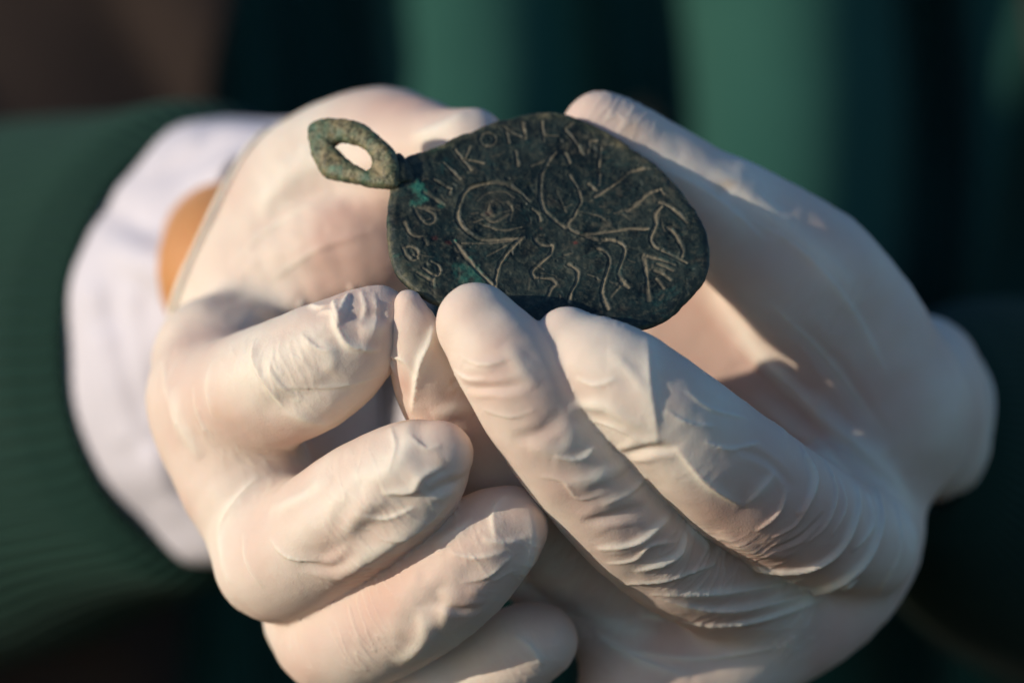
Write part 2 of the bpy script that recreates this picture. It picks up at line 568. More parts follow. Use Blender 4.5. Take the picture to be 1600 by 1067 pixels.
R_FINGERS = {
    "thumb":  ([(1260, 430, 24, 96), (1140, 345, 20, 84), (1040, 272, 19, 76), (975, 228, 18, 70), (940, 207, 18, 64)], 7),
    "index":  ([(1350, 850, 24, 84), (1275, 822, 10, 96), (1190, 772, -2, 101), (1100, 702, -11, 99), (1022, 634, -16, 92), (950, 578, -17, 78), (888, 530, -15, 53)], 4),
    "middle": ([(1200, 940, 20, 80), (1085, 892, 8, 86), (990, 818, -2, 93), (920, 738, -9, 92), (850, 650, -14, 90), (795, 572, -16, 82), (745, 506, -14.5, 65)], 4),
    "ring":   ([(1060, 975, 28, 84), (930, 890, 22, 84), (840, 800, 14, 84), (760, 715, 7, 78), (700, 635, 1, 70), (664, 570, -5, 57), (648, 515, -8.5, 41), (638, 474, -9.5, 25)], 4),
    "little": ([(1040, 1015, 24, 80), (920, 955, 24, 64), (815, 885, 24, 54)], 5),
}

def build_field(palms, fingers, lo, hi, step, cut=None):
    F = Field(lo, hi, step)
    palm = F.blank()
    for rows in palms:
        one = F.add_chain(F.blank(), chain(rows, 4))
        palm = smin(palm, one, 9.0)
    out = palm.copy()
    for name, (rows, k) in fingers.items():
        one = F.add_chain(F.blank(), chain(rows, 5))
        np.minimum(out, smin(palm, one, k), out=out)
    if cut is not None:
        p0, nrm, _mid = cut
        X = F.ax[0][:, None, None]; Y = F.ax[1][None, :, None]; Z = F.ax[2][None, None, :]
        pl = (X - p0[0]) * nrm[0] + (Y - p0[1]) * nrm[1] + (Z - p0[2]) * nrm[2]
        out = np.maximum(out, pl.astype(np.float32))
        F.whole = palm
    F.v = out.astype(np.float32)
    return F

def hem_ring(F, p0, nrm, mid, n=140):
    """where the cut plane leaves the hand: a closed course of points"""
    def at(p):
        q = (p - F.lo) / F.step; i = np.floor(q).astype(int)
        if np.any(i < 0) or np.any(i + 1 >= F.n):
            return 1.0
        f = q - i; v_ = 0
        for dx in (0, 1):
            for dy in (0, 1):
                for dz in (0, 1):
                    v_ += (f[0] if dx else 1 - f[0]) * (f[1] if dy else 1 - f[1]) * (f[2] if dz else 1 - f[2]) * F.whole[i[0] + dx, i[1] + dy, i[2] + dz]
        return v_
    c = mid - nrm * ((mid - p0) @ nrm)
    u = np.cross(nrm, [0, 1, 0.0]); u /= np.linalg.norm(u); w = np.cross(nrm, u)
    out = []
    for a in np.linspace(0, 2 * np.pi, n, endpoint=False):
        d = np.cos(a) * u + np.sin(a) * w
        r = 2.0
        while r < 40 and at(c + d * r) < 0:
            r += 0.5
        out.append(r)
    out = np.array(out)
    k = np.hanning(9); k /= k.sum()
    out = np.convolve(np.r_[out[-4:], out, out[:4]], k, 'valid')
    a = np.linspace(0, 2 * np.pi, n, endpoint=False)
    return c + (np.cos(a)[:, None] * u + np.sin(a)[:, None] * w) * out[:, None], c

HEMS = []

def glove(palms, fingers, lo, hi, step, strokes, blobs, seed, cut=None):
    F = build_field(palms, fingers, lo, hi, step, cut)
    if cut is not None:
        HEMS.append(hem_ring(F, *cut))
    v, q = F.mesh()
    v = relax(v, q, 3, 0.5)
    me = subdivide(raw_mesh("glove", v, q), 1)
    co = get_co(me); no = get_no(me)
    if np.mean(np.sum(no * (co - co.mean(0)), 1)) < 0:
        no = -no
    # places of folds: photo readings dropped onto the surface
    tri = BVHTree.FromPolygons([tuple(p) for p in v], [tuple(map(int, f)) for f in q])
    eye = Vector((0, 0, -DIST))
    def drop(px, py):
        d = (Vector(pt(px, py, 0)) - eye).normalized()
        h = tri.ray_cast(eye, d)[0]
        return None if h is None else np.array(h)
    disp = np.zeros(len(co)); fold = np.zeros(len(co))
    disp += 0.30 * fbm(co, 9.0, 2, seed) + 0.07 * fbm(co * np.array([1, 1, 0.6]), 3.4, 2, seed + 5)
    for kind, amp, wid, pts in strokes:
        runs = [[]]
        for a, b in smooth_poly(pts, 6):          # a fold may pass behind a nearer finger: keep its runs apart
            h = drop(a, b)
            if h is None:
                continue
            if runs[-1] and np.linalg.norm(h - runs[-1][-1]) > 7:
                runs.append([])
            runs[-1].append(h)
        for run in runs:
            if len(run) < 3:
                continue
            poly = np.array(run)
            ii = np.nonzero(np.all((co > poly.min(0) - 4 * wid) & (co < poly.max(0) + 4 * wid), axis=1))[0]
            if len(ii) == 0:
                continue
            d, t = seg_dist(co[ii], poly)
            Ls = np.r_[0, np.cumsum(np.linalg.norm(np.diff(poly, axis=0), axis=1))]
            k_ = np.clip(np.searchsorted(Ls, t * Ls[-1]) - 1, 0, len(poly) - 2)
            tg = poly[k_ + 1] - poly[k_]
            side_ = np.sign(np.sum(np.cross(no[ii], tg) * (co[ii] - poly[k_]), 1))
            d = d * (1 + 0.25 * vnoise(co[ii], 2.5, seed + 9))
            env = np.sin(np.pi * np.clip(t, 0.0, 1.0)) ** 0.7
            fold[ii] = np.maximum(fold[ii], env * np.exp(-(d / wid) ** 2) * (min(1.0, amp) if kind != 'g' else 0.0))
            if kind == 'r':      # rounded ridge
                disp[ii] += amp * env * np.exp(-(d / wid) ** 2)
            elif kind == 'c':    # sharp pinched ridge
                lap = 1.0 if (int(poly[0][0] * 7 + poly[0][1] * 3) % 2) else -1.0
                disp[ii] += amp * env * np.exp(-(d / wid) * np.where(side_ * lap > 0, 2.6, 0.75))
            else:                # groove with lifted lips
                disp[ii] += -amp * env * (np.exp(-(d / wid) ** 2) - 0.45 * np.exp(-((d - 1.9 * wid) / wid) ** 2))
    # fine slack wrinkles running across each finger
    best = np.full(len(co), 1e9); axis = np.zeros((len(co), 3))
    for rows, _k in fingers.values():
        c_ = chain(rows, 1)
        for a_, b_ in zip(c_[:-1], c_[1:]):
            ba = b_[:3] - a_[:3]
            h = np.clip((co - a_[:3]) @ ba / (ba @ ba), 0, 1)
            dd_ = np.linalg.norm(co - a_[:3] - h[:, None] * ba, axis=1) - a_[3]
            mm = dd_ < best
            best[mm] = dd_[mm]; axis[mm] = ba / np.linalg.norm(ba)
    al = np.sum(co * axis, 1)
    qa = co + axis * (al * 2.6)[:, None] + 1.2 * np.stack([vnoise(co, 5, 71), vnoise(co, 5, 72), vnoise(co, 5, 73)], 1)
    rdg = np.clip(1 - np.abs(vnoise(qa, 4.2, seed + 40)) * 2.0, 0, 1) ** 3
    msk = np.clip(vnoise(co, 11, seed + 41) * 1.3 + 0.25, 0, 1) * np.exp(-(np.maximum(best, 0) / 3.0) ** 2)
    disp += 0.17 * rdg * msk
    co2 = co + no * disp[:, None]
    tight = np.clip(0.36 + 0.6 * fbm(co, 14, 2, seed + 20), 0, 1)
    stain = np.zeros(len(co))
    for kind, px, py, r, a in blobs:
        h = drop(px, py)
        if h is None:
            continue
        g = np.exp(-(np.linalg.norm(co - h, axis=1) / r) ** 2)
        if kind == 't':
            tight = tight + a * g
        else:
            stain = stain + a * g * np.clip(0.5 + vnoise(co, 2.0, 3), 0, 1)
    tight = tight - 0.85 * fold - 0.2 * rdg * msk
    set_co(me, to_world(co2))
    attr(me, "tight", np.clip(tight, 0, 1)); attr(me, "stain", np.clip(stain, 0, 1))
    me.polygons.foreach_set("use_smooth", np.ones(len(me.polygons), bool))
    return me

# folds of the rubber: kind (r round, c pinched, g groove), height mm, width mm, course
L_STROKES = [
    ('c', 0.5, 0.45, [(470, 520), (500, 545), (530, 545)]), ('c', 0.5, 0.45, [(560, 450), (570, 480), (560, 510)]), ('c', 0.45, 0.4, [(585, 455), (590, 490), (580, 530)]),
    ('c', 0.4, 0.5, [(420, 560), (440, 600), (470, 625)]), ('c', 0.4, 0.5, [(300, 600), (310, 650), (340, 700)]), ('c', 0.4, 0.6, [(255, 560), (262, 620), (285, 690)]),
    ('c', 0.5, 0.5, [(640, 680), (665, 700), (690, 695)]), ('c', 0.5, 0.5, [(560, 800), (600, 810), (650, 790)]), ('c', 0.5, 0.5, [(420, 840), (450, 870), (500, 880)]),
    ('c', 0.4, 0.5, [(380, 830), (385, 880), (410, 920)]), ('c', 0.5, 0.5, [(590, 840), (640, 830), (700, 790)]), ('c', 0.5, 0.5, [(700, 860), (740, 870), (790, 860)]),
    ('c', 0.5, 0.5, [(720, 910), (760, 900), (800, 870)]), ('c', 0.4, 0.6, [(360, 420), (430, 350), (520, 300)]), ('c', 0.4, 0.6, [(420, 440), (500, 390), (590, 360)]),
    ('r', 0.45, 2.6, [(440, 850), (520, 790), (600, 730), (690, 690)]), ('r', 0.4, 2.2, [(480, 930), (570, 880), (650, 820), (715, 760)]), ('g', 0.6, 2.2, [(460, 890), (540, 850), (620, 790), (660, 760)]),
    ('r', 0.4, 2.4, [(340, 600), (430, 560), (500, 520), (560, 470)]), ('g', 0.5, 2.0, [(400, 640), (470, 620), (540, 590)]), ('r', 0.4, 2.4, [(590, 1000), (680, 930), (770, 860)]),
    ('g', 0.6, 1.8, [(620, 980), (690, 930), (760, 870)]), ('c', 0.6, 1.0, [(790, 770), (770, 800), (775, 850)]), ('c', 0.5, 0.9, [(610, 665), (620, 700), (610, 740)]),
    ('c', 0.9, 0.8, [(550, 444), (542, 474), (531, 507)]), ('c', 1.0, 0.7, [(520, 470), (531, 502), (527, 515)]),
    ('c', 1.2, 0.9, [(497, 489), (520, 492), (527, 512), (546, 541), (595, 549)]), ('c', 0.6, 0.8, [(467, 470), (497, 481), (516, 477)]),
    ('g', 0.4, 0.9, [(546, 492), (576, 496), (606, 489)]), ('r', 0.6, 1.6, [(560, 520), (585, 515), (600, 500)]),
    ('c', 0.9, 0.9, [(396, 530), (400, 567), (422, 605), (441, 639)]), ('r', 0.4, 1.2, [(441, 639), (482, 654), (520, 661)]),
    ('r', 0.5, 1.5, [(505, 530), (520, 560), (509, 582)]), ('c', 0.3, 0.6, [(430, 605), (520, 606), (595, 590)]),
    ('r', 0.7, 1.8, [(269, 605), (280, 657), (314, 717)]), ('r', 0.5, 1.6, [(312, 640), (340, 690)]), ('c', 0.4, 0.8, [(330, 560), (322, 610), (335, 660)]),
    ('r', 0.5, 1.5, [(635, 649), (635, 695), (618, 729), (568, 762)]), ('c', 1.2, 1.0, [(597, 771), (644, 767), (660, 746), (698, 725)]),
    ('g', 0.3, 1.3, [(575, 745), (540, 795), (520, 835)]), ('r', 0.35, 1.5, [(530, 850), (560, 810), (600, 765)]), ('g', 0.45, 0.9, [(468, 880), (518, 888), (560, 863)]),
    ('g', 0.5, 0.9, [(660, 775), (698, 758), (727, 750)]), ('r', 0.6, 1.3, [(518, 896), (568, 870), (677, 804)]),
    ('c', 0.7, 1.0, [(405, 741), (371, 779), (346, 821), (346, 871), (359, 913)]), ('g', 0.4, 0.9, [(430, 700), (470, 715), (500, 712)]),
    ('r', 0.5, 1.4, [(420, 800), (470, 780), (520, 745)]), ('r', 0.6, 1.2, [(677, 855), (719, 829), (740, 808)]), ('c', 0.45, 0.8, [(752, 842), (790, 846), (824, 838)]),
    ('r', 0.6, 1.3, [(828, 788), (832, 855), (811, 913)]), ('g', 0.35, 0.8, [(677, 938), (715, 950), (752, 951)]), ('r', 0.9, 1.5, [(660, 947), (664, 997), (627, 1039)]),
    ('r', 0.5, 1.4, [(720, 880), (700, 940), (690, 990)]), ('c', 0.5, 0.8, [(800, 990), (830, 1010), (850, 1040)]),
    ('g', 0.6, 3.0, [(320, 480), (450, 440), (610, 408)]), ('r', 0.4, 2.0, [(370, 520), (420, 490), (480, 470)]),
    ('r', 0.6, 2.2, [(400, 330), (470, 260), (560, 210)]), ('g', 0.7, 2.4, [(390, 380), (480, 310), (600, 290)]), ('r', 0.6, 1.6, [(640, 215), (690, 200), (730, 175)]),
]
L_BLOBS = [('t', 560, 400, 7, 0.7), ('t', 500, 430, 9, 0.5), ('t', 560, 340, 9, 0.35), ('t', 690, 690, 4, 0.25), ('t', 400, 850, 7, 0.25), ('t', 560, 690, 6, 0.4),
           ('t', 620, 960, 8, 0.35), ('t', 550, 990, 6, 0.4), ('t', 350, 650, 6, 0.3), ('t', 450, 680, 7, 0.3), ('s', 640, 655, 1.6, 0.55), ('s', 690, 720, 1.4, 0.35),
           ('s', 345, 645, 2.2, 0.25), ('s', 735, 700, 2.0, 0.3), ('t', 850, 960, 5, 0.4), ('t', 640, 165, 8, 0.5)]
R_STROKES = [
    ('c', 0.5, 0.45, [(900, 590), (930, 600), (965, 590)]), ('c', 0.5, 0.45, [(915, 655), (960, 668), (1000, 690)]), ('c', 0.45, 0.4, [(1040, 640), (1075, 660), (1120, 665)]),
    ('c', 0.5, 0.45, [(1070, 610), (1110, 640), (1170, 655)]), ('c', 0.5, 0.4, [(1100, 690), (1140, 700), (1190, 690)]), ('c', 0.6, 0.45, [(1180, 830), (1215, 800), (1230, 760)]),
    ('c', 0.5, 0.4, [(1205, 840), (1245, 815), (1262, 770)]), ('c', 0.6, 0.5, [(1290, 720), (1305, 770), (1290, 820), (1260, 850)]), ('c', 0.7, 0.5, [(1310, 740), (1320, 790), (1300, 840)]),
    ('c', 0.5, 0.4, [(720, 560), (760, 570), (800, 560)]), ('c', 0.4, 0.4, [(700, 570), (730, 590), (760, 592)]), ('c', 0.3, 0.45, [(752, 640), (800, 652), (838, 640)]), ('c', 0.35, 0.5, [(842, 745), (880, 752), (905, 780), (950, 770)]),
    ('c', 0.5, 0.5, [(945, 880), (990, 872), (1015, 850), (1060, 845)]), ('c', 0.8, 0.6, [(960, 915), (1040, 905), (1120, 880)]),
    ('c', 0.9, 0.6, [(1000, 960), (1120, 975), (1240, 950), (1340, 905)]), ('c', 0.7, 0.6, [(950, 1010), (1080, 1030), (1220, 1010)]), ('c', 0.6, 0.6, [(1400, 780), (1405, 860), (1370, 930)]),
    ('c', 0.5, 0.8, [(1030, 260), (1120, 310), (1200, 380)]), ('c', 0.5, 0.8, [(1150, 330), (1250, 390), (1330, 480), (1390, 590)]), ('c', 0.6, 0.8, [(1200, 470), (1290, 560), (1380, 680)]),
    ('c', 0.6, 0.7, [(1120, 500), (1210, 590), (1300, 670)]), ('c', 0.6, 0.7, [(1200, 640), (1270, 700), (1330, 740)]),
    ('c', 0.8, 1.6, [(1011, 512), (1015, 589), (1026, 664), (1027, 697)]), ('r', 0.35, 1.2, [(951, 544), (985, 581), (1019, 630)]),
    ('g', 0.6, 0.8, [(974, 712), (1011, 703), (1056, 701)]), ('r', 0.6, 1.2, [(887, 634), (947, 637), (989, 660), (1007, 656)]),
    ('c', 1.0, 1.3, [(1055, 699), (1102, 751), (1161, 793)]), ('c', 0.5, 1.0, [(1161, 793), (1196, 757), (1214, 734)]),
    ('c', 1.2, 0.8, [(1249, 699), (1270, 746), (1258, 787), (1243, 804)]),
    ('c', 1.1, 0.9, [(1337, 746), (1340, 793), (1320, 846), (1284, 878), (1231, 890), (1149, 878)]),
    ('c', 1.4, 1.1, [(1367, 757), (1375, 816), (1349, 875), (1290, 916), (1202, 940), (1114, 951), (1026, 934)]),
    ('c', 1.0, 0.8, [(1355, 769), (1361, 822), (1331, 863)]), ('c', 0.9, 0.9, [(1014, 930), (1102, 926), (1184, 916), (1261, 905)]),
    ('c', 0.9, 1.0, [(926, 987), (996, 1028), (1079, 1057)]), ('r', 0.9, 2.0, [(1102, 452), (1184, 546), (1267, 628), (1349, 704), (1408, 769), (1437, 816)]),
    ('r', 0.8, 1.5, [(1173, 616), (1267, 687), (1337, 751)]), ('r', 0.7, 1.5, [(1149, 528), (1255, 610), (1361, 716), (1414, 781)]),
    ('g', 0.4, 0.7, [(704, 596), (741, 606), (782, 606), (827, 600)]), ('r', 0.3, 1.0, [(722, 577), (749, 574), (790, 562)]), ('r', 0.45, 1.3, [(790, 536), (812, 570), (839, 604)]),
    ('g', 0.25, 0.8, [(730, 544), (764, 532)]), ('r', 0.4, 1.2, [(842, 645), (880, 630)]), ('r', 0.5, 1.8, [(824, 701), (880, 700), (900, 660)]),
    ('c', 0.7, 0.9, [(865, 712), (906, 716), (932, 697)]), ('g', 0.5, 0.9, [(908, 816), (955, 807), (1014, 793)]), ('c', 0.9, 1.0, [(932, 857), (996, 845), (1049, 804)]),
    ('c', 0.9, 1.0, [(990, 892), (1055, 869), (1073, 828)]), ('c', 0.7, 0.9, [(1073, 822), (1096, 845), (1108, 863)]), ('c', 0.7, 0.9, [(1114, 898), (1137, 863)]),
    ('r', 0.6, 1.3, [(879, 757), (937, 746), (985, 722)]), ('g', 0.3, 1.2, [(800, 690), (850, 672), (880, 640)]), ('c', 0.5, 0.8, [(940, 790), (985, 770), (1010, 745)]),
    ('c', 0.6, 0.6, [(614, 454), (604, 514), (617, 585)]), ('c', 1.1, 0.9, [(683, 480), (670, 532), (655, 570), (644, 645)]), ('c', 0.6, 0.7, [(602, 555), (629, 562), (646, 580)]),
    ('r', 0.4, 1.0, [(617, 581), (636, 637)]), ('r', 0.3, 1.0, [(629, 480), (666, 514)]), ('r', 0.6, 1.5, [(674, 648), (722, 637), (741, 645)]),
    ('r', 0.6, 2.0, [(1010, 230), (1090, 290), (1180, 380)]), ('r', 0.6, 2.2, [(1060, 250), (1160, 300), (1280, 400), (1350, 480)]),
    ('g', 0.6, 1.6, [(1240, 500), (1320, 590), (1390, 700)]), ('r', 0.5, 1.4, [(1120, 830), (1180, 860), (1240, 870)]), ('g', 0.3, 0.7, [(1150, 700), (1200, 720), (1240, 760)]),
    ('g', 0.3, 0.6, [(1200, 860), (1250, 840), (1290, 800)]), ('r', 0.6, 1.6, [(900, 950), (960, 975), (1030, 985)]),
]
R_BLOBS = [('t', 1060, 500, 8, 0.75), ('t', 1150, 570, 7, 0.8), ('t', 1200, 830, 8, 0.7), ('t', 1240, 850, 7, 0.5), ('t', 1100, 800, 6, 0.5), ('t', 1000, 850, 5, 0.4),
           ('t', 880, 770, 6, 0.5), ('t', 720, 640, 7, 0.5), ('t', 630, 600, 3, 0.6), ('t', 1150, 760, 7, 0.35), ('t', 1300, 1000, 14, 0.4), ('t', 1050, 1010, 12, 0.45),
           ('t', 760, 590, 5, 0.25), ('t', 1290, 800, 11, 0.6), ('t', 1150, 930, 10, 0.4), ('s', 1140, 290, 2.4, 0.5), ('s', 985, 205, 1.6, 0.45), ('s', 960, 190, 1.2, 0.3), ('t', 1300, 560, 14, 0.3)]

axL = np.array([-0.86, 0.43, 0.30])
axL /= np.linalg.norm(axL)
axR = np.array([0.80, -0.10, 0.59])
axR /= np.linalg.norm(axR)
gl = link("glove", glove(L_PALM, L_FINGERS, (-70, -82, -36), (18, 52, 96), 0.70, L_STROKES, L_BLOBS, 31,
                         cut=(pt(402, 330, 62), axL, pt(366, 430, 75))), M_GLOVE, person)
gl["label"] = "latex glove on the hand at the white shirt cuff, fingers curled"
def rolled_hem(ring, rc, parent):
    tg_ = np.roll(ring, -1, 0) - np.roll(ring, 1, 0); tg_ /= np.linalg.norm(tg_, axis=1, keepdims=True)
    ou_ = ring - rc; ou_ -= tg_ * np.sum(ou_ * tg_, 1, keepdims=True); ou_ /= np.linalg.norm(ou_, axis=1, keepdims=True)
    bi_ = np.cross(tg_, ou_)
    pc = np.linspace(0, 2 * np.pi, 13)
    hr = 0.75 + 0.2 * vnoise(ring, 4, 91)
    PH = ring[:, None] + hr[:, None, None] * (np.cos(pc)[None, :, None] * ou_[:, None] + np.sin(pc)[None, :, None] * bi_[:, None])
    hem = link("rolled_hem", grid_mesh("rolled_hem", PH, True), M_GLOVE, parent)
    for nm in ("tight", "stain"):
        attr(hem.data, nm, np.zeros(len(hem.data.vertices)))
rolled_hem(*HEMS[0], gl)
R_CUFF = [[(1440, 575, 58, 84), (1445, 700, 60, 84)], [(1400, 640, 34, 88), (1440, 640, 58, 84)]]
gr = link("glove", glove(R_PALM + R_CUFF, R_FINGERS, (-30, -82, -40), (92, 52, 92), 0.70, R_STROKES, R_BLOBS, 57,
                         cut=(pt(1496, 640, 64), axR, pt(1444, 640, 62))), M_GLOVE, person)
rolled_hem(*HEMS[1], gr)
gr["label"] = "latex glove on the hand whose fingertips press the front of the medallion"

# ------------------------------------------------------------------ skin: forearms reaching out of the sleeves, trunk behind
FB = Field((-330, -210, 20), (330, 260, 520), 5.0)
arms = [
    [(385, 430, 60, 90), (366, 428, 71, 130), (372, 400, 94, 136), (270, 500, 170, 195), (0, 560, 260, 230), (-420, 640, 400, 240)],
    [(1400, 640, 44, 60), (1450, 690, 75, 75), (1540, 745, 130, 120), (1850, 800, 290, 190), (2150, 830, 400, 240)],
    [(-420, 640, 400, 240), (-350, -300, 470, 260), (300, -600, 480, 300)],
    [(2150, 830, 400, 240), (2200, -300, 470, 260), (1600, -600, 480, 300)],
    [(1000, -900, 480, 520), (1000, 300, 460, 500), (1000, 1500, 460, 520)],
]
bodyv = FB.blank()
for rows in arms:
    bodyv = smin(bodyv, FB.add_chain(FB.blank(), chain(rows, 4)), 12.0)
FB.v = bodyv
bv, bq = FB.mesh()
bv = relax(bv, bq, 4)
body = link("body", raw_mesh("body", to_world(bv), bq), M_SKIN, person)
body["label"] = "bare wrist between glove and shirt cuff"

# ------------------------------------------------------------------ the medallion
med = bpy.data.objects.new("medallion", None)
scene.collection.objects.link(med)
med.location = to_world(pt(900, 505, -10))
med.empty_display_size = 0.02
med["label"] = "engraved dark bronze oval medallion with a suspension loop, pinched between gloved fingertips"
med["category"] = "medallion"
bpy.context.view_layer.update()

C0 = pt(855, 345, 0)
GX, GY = 0.06, 0.60
NP = np.array([GX, GY, -1.0]); NP /= np.linalg.norm(NP)        # disc normal, towards the camera
EU = np.array([1, 0, GX]); EU /= np.linalg.norm(EU)
EV = np.cross(EU, NP); EV /= np.linalg.norm(EV)
if EV[1] < 0: EV = -EV
def on_disc(px, py):
    e = np.array([0, 0, -DIST]); d = pt(px, py, 0) - e
    t = ((C0 - e) @ NP) / (d @ NP)
    p = e + d * t - C0
    return np.array([p @ EU, p @ EV])

OUTLINE = [(830, 180), (862, 179), (893, 185), (940, 205), (985, 232), (1025, 258), (1055, 290), (1080, 325), (1098, 357), (1107, 390),
           (1108, 418), (1103, 436), (1088, 455), (1065, 480), (1040, 500), (1014, 511), (960, 520), (900, 522), (830, 516), (760, 500),
           (705, 483), (680, 474), (660, 464), (641, 449), (622, 430), (612, 405), (607, 378), (604, 345), (607, 312), (613, 288),
           (622, 262), (638, 246), (664, 240), (690, 229), (738, 206), (780, 189)]
ol = np.array([on_disc(*p) for p in OUTLINE])
cen = ol.mean(0)
ang = np.unwrap(np.arctan2(ol[:, 1] - cen[1], ol[:, 0] - cen[0]))
rad = np.hypot(*(ol - cen).T)
NT_, NR_ = 960, 230
th = np.linspace(-np.pi, np.pi, NT_, endpoint=False)
o_ = np.argsort(np.mod(ang + np.pi, 2 * np.pi))
aa = (np.mod(ang + np.pi, 2 * np.pi) - np.pi)[o_]; rr = rad[o_]
aa = np.r_[aa[-3:] - 2 * np.pi, aa, aa[:3] + 2 * np.pi]; rr = np.r_[rr[-3:], rr, rr[:3]]
R_th = np.interp(th, aa, rr)
kern = np.hanning(17); kern /= kern.sum()
R_th = np.convolve(np.r_[R_th[-8:], R_th, R_th[:8]], kern, 'valid')
e3 = np.c_[np.cos(th), np.sin(th), 0 * th]
R_th = R_th + 0.10 * vnoise(e3 * 26, 3.0, 4) + 0.10 * vnoise(e3 * 26, 0.9, 5) - 0.35 * np.clip(vnoise(e3 * 26, 1.6, 6) - 0.45, 0, 1)

ENG = [  # engraved strokes: width factor, photo points
    # lettering round the rim
    (1.0, [(711, 238), (735, 270)]), (0.7, [(734, 233), (726, 252)]), (1.0, [(726, 253), (740, 255), (754, 259)]),
    (1.0, [(692, 258), (718, 283)]), (1.0, [(677, 284), (704, 299)]), (0.9, [(704, 299), (701, 307)]), (0.9, [(662, 305), (693, 322)]),
    (0.9, [(646, 327), (656, 344), (667, 352), (677, 347), (677, 338), (665, 330), (652, 328)]), (0.6, [(663, 326), (686, 331)]),
    (0.8, [(632, 351), (638, 365), (646, 371), (659, 371)]), (0.6, [(663, 374), (667, 385)]),
    (0.9, [(629, 389), (635, 402), (644, 409), (651, 404), (652, 394), (640, 387), (630, 389)]), (0.7, [(644, 399), (653, 407)]),
    (0.8, [(651, 428), (673, 440)]), (0.8, [(660, 421), (678, 433)]), (0.9, [(672, 410), (684, 416), (687, 424), (684, 431), (678, 433), (675, 447)]),
    (0.9, [(749, 220), (753, 213), (761, 210), (770, 213), (774, 220), (770, 228), (762, 231), (753, 228), (749, 221)]),
    (1.0, [(790, 205), (795, 226)]), (0.9, [(787, 202), (804, 212), (820, 220)]), (1.0, [(816, 195), (821, 219)]),
    (0.9, [(846, 194), (849, 223)]), (0.8, [(849, 214), (871, 215)]), (1.1, [(881, 205), (896, 222), (910, 242)]), (0.6, [(882, 205), (895, 196)]),
    (0.9, [(931, 222), (921, 223), (918, 241)]), (0.9, [(938, 233), (936, 260)]), (1.1, [(805, 239), (809, 262)]),
    (0.9, [(883, 241), (890, 255)]), (0.7, [(829, 262), (849, 254)]), (0.8, [(919, 286), (931, 297)]), (0.9, [(937, 272), (935, 288)]),
    # great curve and wing
    (1.0, [(868, 240), (855, 256), (846, 278), (844, 295), (845, 311), (850, 328), (862, 340), (882, 355)]),
    (0.8, [(889, 273), (901, 291), (908, 313), (904, 322), (897, 337), (888, 348), (891, 358), (911, 369), (939, 378)]),
    (0.9, [(908, 368), (945, 364), (980, 361), (1011, 362)]),
    # nimbus circle
    (1.15, [(826, 317), (814, 305), (797, 295), (780, 290), (760, 290), (742, 294), (730, 300), (720, 315), (715, 333), (716, 346), (724, 359),
            (738, 370), (752, 376), (775, 376), (812, 374)]),
    (0.6, [(721, 381), (760, 381), (800, 378)]),
    (1.1, [(831, 328), (840, 334), (844, 345)]),
    (1.0, [(708, 376), (733, 408), (765, 442), (790, 470)]),
    (1.0, [(817, 372), (800, 388), (783, 408), (776, 430), (774, 450)]),
    (0.9, [(849, 367), (838, 369), (838, 377), (850, 383), (863, 383), (861, 395), (854, 404), (833, 421), (834, 432), (848, 435), (861, 436),
           (868, 445), (861, 453), (854, 472)]),
    (1.0, [(888, 413), (898, 420), (903, 428), (899, 446), (893, 457), (889, 475)]),
    (1.1, [(935, 390), (946, 398), (952, 410), (947, 430), (941, 452), (942, 466), (950, 485)]),
    (1.1, [(941, 375), (957, 377), (970, 383), (976, 395), (970, 414), (966, 427), (970, 440), (981, 452)]),
    (1.0, [(930, 307), (945, 297), (965, 283), (983, 269), (1002, 264)]), (0.5, [(1002, 264), (1023, 266)]),
    (1.0, [(980, 332), (998, 318), (1012, 306), (1032, 298)]), (0.6, [(1031, 299), (1037, 308)]),
    (1.0, [(1030, 321), (1043, 327), (1059, 339), (1072, 354)]),
    (0.95, [(1033, 328), (1024, 339), (1024, 356), (1017, 372), (1017, 382), (1025, 391), (1045, 401), (1072, 415)]),
    (1.0, [(1042, 361), (1051, 367), (1059, 381), (1066, 395), (1065, 405)]),
    (0.9, [(1005, 401), (1008, 419), (1011, 443), (1014, 471)]),
    (0.9, [(1011, 404), (1031, 410), (1054, 418)]), (0.9, [(1026, 416), (1038, 421), (1050, 427)]),
    (0.9, [(1022, 426), (1035, 432), (1047, 441)]), (0.8, [(1025, 439), (1030, 445), (1036, 453)]),
    (0.4, [(955, 466), (975, 442)]), (0.35, [(1030, 470), (1036, 462)]), (0.35, [(740, 350), (800, 330)]), (0.3, [(960, 335), (1000, 322)]),
    (0.4, [(905, 330), (935, 338), (950, 350)]), (0.35, [(760, 400), (790, 385)]), (0.35, [(870, 300), (885, 330)]),
]
ENG += [(0.5, [(752, 338), (770, 350), (795, 338)]), (0.45, [(745, 318), (760, 306), (785, 303), (802, 312)]), (0.4, [(768, 318), (762, 334), (772, 342)]),
        (0.4, [(792, 318), (800, 330), (796, 348)]), (0.45, [(750, 352), (785, 362), (815, 356)]), (0.35, [(860, 310), (880, 322), (893, 318)])]
for _ in range(70):
    x_, y_ = rng.uniform(640, 1080), rng.uniform(215, 480)
    a_, l_ = rng.uniform(0, np.pi), rng.uniform(6, 26)
    if ((x_ - 855) / 235) ** 2 + ((y_ - 348) / 140) ** 2 < 1:
        ENG.append((rng.uniform(0.08, 0.26), [(x_, y_), (x_ + l_ * 0.5 * np.cos(a_) + rng.uniform(-2, 2), y_ + l_ * 0.35 * np.sin(a_) + rng.uniform(-2, 2)), (x_ + l_ * np.cos(a_), y_ + l_ * 0.7 * np.sin(a_))]))
ss = np.linspace(0, 1, NR_ + 1)[1:] ** 0.92
